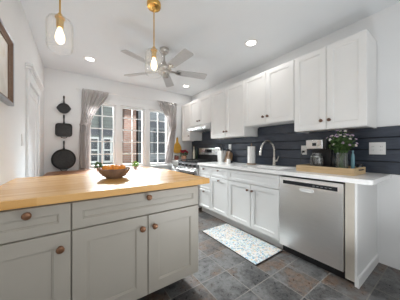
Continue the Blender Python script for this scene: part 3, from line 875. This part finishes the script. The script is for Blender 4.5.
# ------------------------------------------------------------------ picture and switch on the left wall
t = thing('picture_frame', (XL + .02, 1.64, 1.495), 'framed picture with dark brown and grey frame high on the left wall', 'picture')
p0, p1, q0, q1 = 1.29, 1.985, 1.495, 1.982
m = MB()
prof = [(0, .002), (0, .030), (.004, .034), (.016, .034), (.030, .022), (.040, .018), (.040, .010)]
L = [[Vector((XL + d, p0 + i, q0 + i)), Vector((XL + d, p1 - i, q0 + i)), Vector((XL + d, p1 - i, q1 - i)), Vector((XL + d, p0 + i, q1 - i))] for i, d in prof]
m.loops(L, cap0=False, cap1=False); m.build('frame', FRAMEB, t)
m = MB()
prof = [(-.002, .003), (-.006, .003), (-.006, .031), (-.001, .037), (.014, .0365), (.014, .0346), (-.0005, .0346), (-.0005, .003)]
L = [[Vector((XL + d, p0 + i, q0 + i)), Vector((XL + d, p1 - i, q0 + i)), Vector((XL + d, p1 - i, q1 - i)), Vector((XL + d, p0 + i, q1 - i))] for i, d in prof]
m.loops(L, cap0=False, cap1=False); m.build('frame_edge', FRAMEM, t)
mm, tt, bb = new_mat('faded_print')
nz = N(tt, 'ShaderNodeTexNoise', {'Vector': coords(tt), 'Scale': 7.0, 'Detail': 5.0})
tt.links.new(ramp(tt, nz.outputs[0], [(.3, (.70, .68, .62)), (.55, (.84, .82, .77)), (.75, (.74, .69, .58))]), bb.inputs['Base Color'])
bb.inputs['Roughness'].default_value = .5
MB().box(XL + .003, XL + .010, p0 + .039, p1 - .039, q0 + .039, q1 - .039).build('print', mm, t)
def plate(name, label, x, y0, y1, z0, z1, n, outl, facing=-1):
    """wall plate on an X wall; facing -1 looks to -X"""
    t = thing(name, (x, (y0 + y1) / 2, z0), label, 'outlet' if outl else 'switch')
    s = facing
    a, b = sorted((x, x + s * .006))
    MB().box(a, b, y0, y1, z0, z1, .002).build('cover_plate', WHITEP, t)
    w = (y1 - y0) / n
    for q in range(n):
        c = y0 + w * (q + .5)
        a, b = sorted((x + s * .006, x + s * .009))
        zc = (z0 + z1) / 2
        ins = MB().box(a, b, c - .017, c + .017, zc - .034, zc + .034, .001, 1).build('receptacle' if outl else 'rocker', WHITEP, t)
        if outl:
            m = MB()
            a, b = sorted((x + s * .009, x + s * .0096))
            for dz in (-.018, .018):
                for dy in (-.006, .006): m.box(a, b, c + dy - .0012, c + dy + .0012, zc + dz - .004, zc + dz + .004)
            m.build('slots', BLACK, ins)
    return t
plate('light_switch', 'white light switch on the left wall beside the door casing', XL, 2.43, 2.50, 1.19, 1.305, 1, False, 1)
XS = XR - .0122
plate('wall_outlet', 'wide white double outlet on the navy boards above the counter end', XS, .432, .556, 1.105, 1.228, 2, True)
po = plate('wall_outlet', 'white outlet behind the coffee maker with a black plug in it', XS, 1.178, 1.250, 1.088, 1.210, 1, True)
plate('wall_outlet', 'white outlet on the navy boards above the knife block', XS, 2.592, 2.664, 1.145, 1.262, 1, True)

# ------------------------------------------------------------------ ceiling lights
def downlight(label, x, y):
    t = thing('recessed_light', (x, y, ZC), label, 'ceiling light', 'recessed ceiling lights')
    MB().lathe([(.088, -.0005), (.088, -.004), (.070, -.008), (.060, -.004), (.060, -.0005)], (x, y, ZC), 'Z', 32, cap=False).build('trim_ring', WHITEP, t, 60)
    MB().lathe([(.060, -.003), (.04, -.0045), (0, -.005)], (x, y, ZC), 'Z', 32).build('lens', LENS, t, True)
    l = bpy.data.lights.new('downlight', 'AREA'); l.shape = 'DISK'; l.size = .11; l.energy = 3.2; l.color = (1, .99, .97)
    o = bpy.data.objects.new('downlight', l); COL.objects.link(o); o.parent = t; o.location = (0, 0, -.012)
    return t
downlight('round recessed ceiling light nearest the upper cabinets over the sink', 1.925, 1.59)
downlight('round recessed ceiling light in front of the hanging pans', .204, 3.30)
downlight('round recessed ceiling light near the stove corner', 2.036, 3.48)
downlight('round recessed ceiling light behind the viewer', .25, -.4)

# ------------------------------------------------------------------ ceiling fan
fx, fy, fz = 1.039, 2.38, 2.262
t = thing('ceiling_fan', (fx, fy, ZC), 'brushed nickel ceiling fan with five grey blades', 'ceiling fan')
MB().lathe([(.064, 0), (.064, -.025), (.056, -.055), (.035, -.075), (.018, -.082)], (fx, fy, ZC), 'Z', 28).build('canopy', NICKEL, t, 50)
MB().cyl((fx, fy, ZC - .08), (fx, fy, fz + .10), .0135).build('downrod', NICKEL, t, True)
MB().lathe([(.020, .125), (.028, .12), (.034, .085), (.062, .078), (.092, .062), (.10, .040), (.10, .008), (.088, -.008), (.075, -.016)], (fx, fy, fz), 'Z', 32).build('motor_housing', NICKEL, t, 50)
MB().lathe([(.074, -.016), (.078, -.03), (.072, -.052), (.045, -.066), (0, -.07)], (fx, fy, fz), 'Z', 32).build('switch_housing', NICKEL, t, 50)
for k in range(5):
    a = radians(-87 + 72 * k)
    Rz = Matrix.Translation((fx, fy, fz)) @ Matrix.Rotation(a, 4, 'Z')
    pitch = Matrix.Translation((0, 0, .0)) @ Matrix.Rotation(radians(-13), 4, 'X')
    pl = [(.175, -.045), (.20, -.056), (.605, -.068), (.628, -.058), (.632, .045), (.622, .062), (.605, .068), (.20, .056), (.175, .045)]
    m = MB()
    m.loops([[Rz @ pitch @ Vector((x, y, z)) for x, y in pl] for z in (-.004, .004)])
    bl = m.build('blade', BLADE, t)
    m = MB()
    ir = [(.085, -.018), (.15, -.016), (.18, -.035), (.235, -.03), (.245, 0), (.235, .03), (.18, .035), (.15, .016), (.085, .018)]
    m.loops([[Rz @ pitch @ Vector((x, y, z)) for x, y in ir] for z in (-.010, -.0045)])
    m.build('blade_iron', NICKEL, bl)

# ------------------------------------------------------------------ pendants over the island
def pendant(label, x, y, zb):
    t = thing('pendant_light', (x, y, ZC), label, 'pendant light', 'brass pendant lights over the island')
    MB().lathe([(.066, 0), (.066, -.030), (.060, -.040), (.020, -.044), (.012, -.055), (0, -.055)], (x, y, ZC), 'Z', 32).build('canopy', BRASS, t, 40)
    MB().cyl((x, y, ZC - .05), (x, y, zb + .27), .0055, seg=12).build('rod', BRASS, t, True)
    MB().lathe([(.006, .275), (.014, .270), (.016, .255), (.031, .248), (.031, .236), (.023, .232), (.023, .172), (.019, .168)], (x, y, zb), 'Z', 24).build('socket', BRASS, t, 40)
    MB().lathe([(.012, .172), (.013, .158), (.022, .135), (.029, .108), (.030, .09), (.026, .068), (.014, .052), (0, .047)], (x, y, zb), 'Z', 20).build('bulb', BULB, t, True)
    g = MB().lathe([(.032, .2415), (.050, .238), (.070, .226), (.081, .204), (.084, .175), (.084, .045), (.081, .016), (.075, .003), (.072, .0)], (x, y, zb), 'Z', 40, cap=False).build('glass_shade', GLASS, t, True)
    md = g.modifiers.new('thick', 'SOLIDIFY'); md.thickness = .003
    return t
pendant('brass pendant light with clear glass shade nearest the left wall', -.086, 1.70, 1.888)
pendant('brass pendant light with clear glass shade in front of the ceiling fan', .636, 1.70, 1.875)

# ------------------------------------------------------------------ rug
t = thing('rug', (1.74, 1.62, 0), 'speckled multicoloured rug on the slate floor by the sink cabinet', 'rug')
m = MB(); m.box(1.478, 1.952, 1.160, 2.085, .0005, .008, .003); m.build('rug_backing', RUGEDGE, t)
m = MB(); m.box(1.484, 1.946, 1.167, 2.078, .008, .013, .003); m.build('rug_pile', RUG, t)

# ------------------------------------------------------------------ tray and what stands in it
ax0, ax1, ay0, ay1 = 2.075, 2.41, .552, 1.075
t = thing('wooden_tray', ((ax0 + ax1) / 2, (ay0 + ay1) / 2, CT), 'long pale wooden tray on the counter above the dishwasher', 'tray')
MB().box(ax0 + .015, ax1 - .015, ay0 + .015, ay1 - .015, CT, CT + .012).build('tray_bottom', TRAYW, t)
for (x0, x1, y0, y1) in ((ax0, ax0 + .0148, ay0, ay1), (ax1 - .0148, ax1, ay0, ay1), (ax0 + .015, ax1 - .015, ay0, ay0 + .0148), (ax0 + .015, ax1 - .015, ay1 - .0148, ay1)):
    MB().box(x0, x1, y0, y1, CT, CT + .066, .0015, 1).build('side', TRAYW, t)
m = MB(); m.tube([(2.19, ay0 - .004, CT + .048), (2.21, ay0 - .014, CT + .048), (2.28, ay0 - .014, CT + .048), (2.30, ay0 - .004, CT + .048)], .005, 8); m.build('tray_handle', IRON, t, True)
TZ = CT + .012

# coffee maker
cx0, cx1, cy0, cy1 = 2.18, 2.385, .850, 1.020
t = thing('coffee_maker', (2.27, .94, TZ), 'black and steel drip coffee maker in the wooden tray', 'coffee maker')
MB().box(cx0 - .01, cx1, cy0 - .03, cy1, TZ, TZ + .03, .006).build('base', BLACK, t)
MB().box(2.33, cx1, cy0 - .03, cy1, TZ + .03, 1.16, .004).build('water_tank', BLACK, t)
hd = MB().box(cx0, cx1 - .001, cy0, cy1, 1.161, 1.262, .010, 3).build('brew_head', STEELH, t)
MB().box(cx0 - .002, cx0 + .004, cy0 + .06, cy1 - .07, 1.195, 1.228).build('display', GLOSSBLACK, hd)
MB().box(cx0 + .012, cx1 - .004, cy0 - .03, cy0 - .001, 1.161, 1.264, .005).build('side_housing', BLACK, t)
ca = (2.255, .938, TZ + .0302)
crf = MB().lathe([(.0, 0), (.05, 0), (.062, .012), (.066, .06), (.058, .115), (.044, .145), (.047, .16), (.044, .16), (.041, .145), (.054, .113), (.062, .06), (.058, .015), (0, .004)], ca, 'Z', 28).build('carafe', thin_glass('carafe_glass', (.9, .9, .9), .9, .45, .10), t, True)
MB().lathe([(0, .005), (.056, .016), (.061, .05), (0, .05)], ca, 'Z', 24).build('coffee', simple('coffee', (.02, .01, .006), .1), crf)
MB().lathe([(.0592, .112), (.0525, .126), (.0535, .127), (.0602, .113), (.0592, .112)], ca, 'Z', 28, cap=False).build('steel_band', STEELH, crf, True)
m = MB(); m.tube([(ca[0] - .044, ca[1], ca[2] + .145), (ca[0] - .085, ca[1] - .0, ca[2] + .14), (ca[0] - .095, ca[1], ca[2] + .10), (ca[0] - .085, ca[1], ca[2] + .05), (ca[0] - .064, ca[1], ca[2] + .04)], .008, 8); m.build('carafe_handle', BLACK, crf, True)
# power cord
t = thing('power_cord', (2.49, 1.16, CT), 'black cord plugged into the outlet behind the coffee maker', 'cord')
MB().box(XS - .036, XS - .0098, 1.200, 1.228, 1.115, 1.142, .003).build('plug', BLACK, t)
MB().tube([(XS - .036, 1.214, 1.128), (XS - .06, 1.21, 1.12), (XS - .075, 1.225, 1.04), (XS - .08, 1.215, .95), (XS - .085, 1.18, .921), (2.45, 1.10, .9185), (2.43, 1.03, .9185)], .0042, 8).build('cable', BLACK, t, True)

# vase and flower stems
vx, vy = 2.275, .708
t = thing('vase', (vx, vy, TZ), 'clear glass vase of flowers in the wooden tray', 'vase')
v = MB().lathe([(0, .0), (.045, .0), (.050, .006), (.052, .06), (.050, .17), (.054, .195), (.051, .195), (.047, .17), (.048, .06), (.045, .010), (0, .006)], (vx, vy, TZ), 'Z', 28).build('vase_glass', VASEG, t, True)
MB().lathe([(0, .008), (.044, .012), (.0465, .06), (.0465, .11), (0, .11)], (vx, vy, TZ), 'Z', 24).build('water', thin_glass('water', (.93, .97, .95), .4, .2), t, True)
rnd = random.Random(5)
for i in range(34):
    ang = 2.39996 * i
    rad = .118 * math.sqrt((i + .5) / 34)
    hx, hy = vx + rad * cos(ang) * .6, vy + .014 + rad * sin(ang) * 1.3
    hz = 1.350 - .15 * (rad / .118) ** 2.2 + rnd.uniform(-.035, .012)
    bxx, byy = vx - .028 * cos(ang), vy - .028 * sin(ang)
    nx, ny = vx + .036 * cos(ang) * rad / .118, vy + .036 * sin(ang) * rad / .118
    col, cn = [(PETALW, 'white'), (PETALP, 'mauve pink')][i % 2]
    t = thing('flower', (bxx, byy, TZ + .014), 'leafy stem with a small %s blossom in the glass vase' % cn, 'flower', '%s flowers in the glass vase' % cn)
    pth = [Vector((bxx, byy, TZ + .014)), Vector((nx, ny, TZ + .19)), Vector(((nx + hx) / 2, (ny + hy) / 2, (TZ + .19 + hz) / 2 + .02)), Vector((hx, hy, hz))]
    MB().tube(pth, .0022, 5).build('stem', LEAF, t)
    m = MB()
    for q in range(22):
        f = rnd.uniform(.0, .93)
        p = pth[1].lerp(pth[2], f * 2) if f < .5 else pth[2].lerp(pth[3], f * 2 - 1)
        leaf(m, p, Vector((rnd.uniform(-1, 1), rnd.uniform(-1, 1), rnd.uniform(-.1, .9))).normalized(), rnd.uniform(.020, .036), rnd, .30)
    m.build('leaves', LEAF, t)
    m = MB()
    up = (pth[3] - pth[2]).normalized()
    o1 = up.orthogonal().normalized(); o2 = up.cross(o1)
    rp = rnd.uniform(.013, .018)
    for ring, (n, tilt) in enumerate(((7, .35), (6, .9))):
        for q in range(n):
            a = 2 * pi * (q + ring * .5) / n
            dd = ((o1 * cos(a) + o2 * sin(a)) * cos(tilt) + up * sin(tilt)).normalized()
            leaf(m, pth[3], dd, rp, rnd, .5)
    m.ball(pth[3], .004, 1)
    m.build('blossom', col, t)

# bottles in the tray
def bottle(label, loc, prof, mat, capm, name='bottle', caph=.02, capr=.011, group=None):
    t = thing(name, loc, label, 'bottle', group)
    MB().lathe(prof, loc, 'Z', 20).build('bottle_body', mat, t, 50)
    h = prof[-1][1]
    MB().lathe([(capr, h), (capr, h + caph), (capr * .8, h + caph + .002), (0, h + caph + .002)], loc, 'Z', 16).build('cap', capm, t, 40)
    return t
P1 = [(0, 0), (.029, 0), (.031, .004), (.031, .12), (.026, .14), (.012, .158), (.011, .19)]
bottle('dark bottle in the tray beside the coffee maker', (2.34, .800, TZ), P1, GLOSSBLACK, BLACK)
bottle('dark bottle in the tray just behind the glass vase', (2.365, .735, TZ), [(r * .95, h * .9) for r, h in P1], GLOSSBLACK, BLACK)
bottle('slim teal bottle in the tray right of the vase', (2.335, .634, TZ), [(0, 0), (.014, 0), (.016, .004), (.016, .15), (.013, .175), (.007, .19), (.007, .205)], TEAL, TEAL, caph=.012, capr=.009)
t = thing('candle_jar', (2.365, .588, TZ), 'small black jar at the right end of the wooden tray', 'jar')
MB().lathe([(0, 0), (.024, 0), (.026, .004), (.026, .062), (.024, .066)], (2.365, .588, TZ), 'Z', 20).build('jar_body', GLOSSBLACK, t, 50)
MB().lathe([(.0265, .0662), (.0265, .080), (.020, .084), (0, .084)], (2.365, .588, TZ), 'Z', 20).build('lid', BLACK, t, 50)

# ------------------------------------------------------------------ counter items left of the sink
t = thing('paper_towel_roll', (2.40, 1.975, CT), 'white paper towel roll on a dark stand left of the faucet', 'paper towel')
c = (2.40, 1.975, CT)
MB().lathe([(0, 0), (.080, 0), (.080, .010), (.07, .016), (0, .016)], c, 'Z', 28).build('stand_base', BROWNW, t, 50)
MB().cyl((c[0], c[1], CT + .014), (c[0], c[1], CT + .345), .008).build('stand_post', BROWNW, t, True)
MB().lathe([(.022, .02), (.060, .02), (.061, .024), (.061, .292), (.060, .296), (.022, .296), (.022, .02)], c, 'Z', 32, cap=False).build('paper_roll', PAPER, t, 50)
t = thing('utensil_crock', (2.43, 2.745, CT), 'white square crock of dark utensils on the counter near the stove', 'crock')
m = MB(); m.loops([rr(2.43 - r, 2.43 + r, 2.745 - r, 2.745 + r, .012, z) for r, z in ((.054, CT), (.060, CT + .01), (.064, CT + .225), (.060, CT + .225), (.055, CT + .012))])
m.build('crock_body', WHITEC, t, 50)
rnd = random.Random(3)
for i in range(6):
    x, y = 2.43 + rnd.uniform(-.03, .03), 2.745 + (i - 2.5) * .016
    lean = (rnd.uniform(-.03, .03), (i - 2.5) * .014)
    lab = ['dark utensil leaning leftmost in the white crock', 'dark utensil second from the left in the white crock', 'dark utensil third from the left in the white crock', 'dark utensil third from the right in the white crock', 'dark utensil second from the right in the white crock', 'dark utensil leaning rightmost in the white crock'][5 - i]
    t = thing('utensil', (x, y, CT + .014), lab, 'utensil', 'dark utensils in the white crock')
    e = Vector((x + lean[0], y + lean[1], CT + .30 + rnd.uniform(0, .03)))
    MB().tube([(x, y, CT + .015), e], .0055, 8).build('shaft', BLACK, t, True)
    MB().ball((e.x, e.y, e.z + .012), .021, 2, (.45, .75, 1.2)).build('head', BLACK, t, True)
t = thing('knife_block', (2.47, 2.585, CT), 'brown wooden knife block right of the white utensil crock', 'knife block')
m = MB(); pr = [(2.40, CT), (2.52, CT), (2.54, CT + .17), (2.46, CT + .215)]
m.loops([[Vector((x, 2.545, z)) for x, z in pr], [Vector((x, 2.635, z)) for x, z in pr]]); m.build('block', BROWNW, t)
for q in range(3):
    y = 2.565 + q * .025
    MB().tube([(2.485, y, CT + .195), (2.462, y, CT + .255)], [.007, .009], 8).build('knife_handle', BLACK, t, True)
t = thing('jar', (2.145, 2.245, CT), 'small white jar near the counter edge above the single-door cabinet', 'jar')
MB().lathe([(0, 0), (.028, 0), (.031, .004), (.031, .078), (.026, .088)], (2.145, 2.245, CT), 'Z', 20).build('jar_body', WHITEC, t, 50)
MB().lathe([(.028, .0885), (.028, .102), (.02, .106), (0, .106)], (2.145, 2.245, CT), 'Z', 20).build('lid', BROWNW, t, 50)
t = thing('small_bowl', (2.36, 2.40, CT), 'small black bowl on the counter right of the white jar', 'bowl')
MB().lathe([(0, 0), (.025, 0), (.04, .02), (.045, .04), (.042, .04), (.036, .02), (.022, .006), (0, .005)], (2.36, 2.40, CT), 'Z', 20).build('bowl_body', GLOSSBLACK, t, True)

# ------------------------------------------------------------------ the corner beyond the stove
# paddle board hanging on the back wall
qx, qz = 2.115, 1.21
t = thing('cutting_board', (qx, YB - .012, qz - .12), 'amber paddle-shaped cutting board hanging between curtain and corner cabinet', 'cutting board')
pad = [(-.020, .25), (.020, .25), (.022, .16), (.030, .13), (.075, .06), (.098, -.01), (.098, -.07), (.070, -.125), (.02, -.14), (-.02, -.14), (-.070, -.125), (-.098, -.07), (-.098, -.01), (-.075, .06), (-.030, .13), (-.022, .16)]
pad = [(a * 1.2, b) for a, b in pad]
m = MB(); m.loops([[Vector((qx + a * s, YB - y, qz + b * s)) for a, b in pad] for s, y in ((.98, .004), (1, .007), (1, .018), (.98, .021))]); m.build('board', BOARDW, t)
MB().tube([(qx - .008, YB - .021, qz + .232), (qx - .006, YB - .025, qz + .27), (qx + .006, YB - .025, qz + .27), (qx + .008, YB - .021, qz + .232)], .003, 6).build('hanging_loop', BROWNW, t)
# red flowers in a peach pot
ux, uy = 2.20, 3.86
t = thing('flower_pot', (ux, uy, CT), 'peach pot of crimson flowers in the corner beyond the stove', 'flower pot')
MB().lathe([(0, 0), (.045, 0), (.062, .05), (.066, .10), (.060, .10), (.056, .08), (0, .08)], (ux, uy, CT), 'Z', 24).build('pot', TERRA, t, 50)
rnd = random.Random(9)
fl = MB(); foliage(fl, (ux, uy, CT + .14), (.08, .08, .06), 60, .045, rnd); fl.build('leaves', LEAF, t)
for i in range(7):
    a = 2 * pi * i / 7
    r = .065 if i else 0
    p = Vector((ux + .01 + r * cos(a), uy + r * sin(a), CT + .19 + .03 * (i % 2) + (.03 if not i else 0)))
    m = MB()
    for ring, (n, tilt, s) in enumerate(((8, .0, .045), (8, .5, .042), (6, 1.0, .036))):
        for q in range(n):
            b = 2 * pi * (q + ring * .5) / n
            leaf(m, p - Vector((0, 0, .01)), Vector((cos(b) * cos(tilt), sin(b) * cos(tilt), sin(tilt) + .15)).normalized(), s, rnd, .55)
    m.build('blossom', PETALR, t)
P2 = [(0, 0), (.024, 0), (.026, .004), (.026, .07), (.022, .085), (.018, .09)]
for i, (x, y, lab) in enumerate([(2.03, 3.99, 'red-brown spice jar left on the counter below the paddle board'), (2.095, 3.985, 'red-brown spice jar middle on the counter below the paddle board'), (2.02, 3.905, 'red-brown spice jar in front on the counter below the paddle board')]):
    bottle(lab, (x, y, CT), P2, REDJ, CREAM if i == 1 else BLACK, 'spice_jar', .018, .019, 'spice jars in the corner')
bottle('slim cream bottle on the corner counter beside the stove', (2.36, 3.66, CT), [(0, 0), (.026, 0), (.028, .004), (.028, .20), (.022, .23), (.011, .26), (.011, .31)], CREAM, BROWNW)
bottle('dark green bottle on the corner counter behind the cream bottle', (2.47, 3.72, CT), [(0, 0), (.034, 0), (.036, .004), (.036, .19), (.028, .22), (.013, .25), (.013, .30)], simple('dark_green_glass', (.02, .05, .025), .12), BLACK)
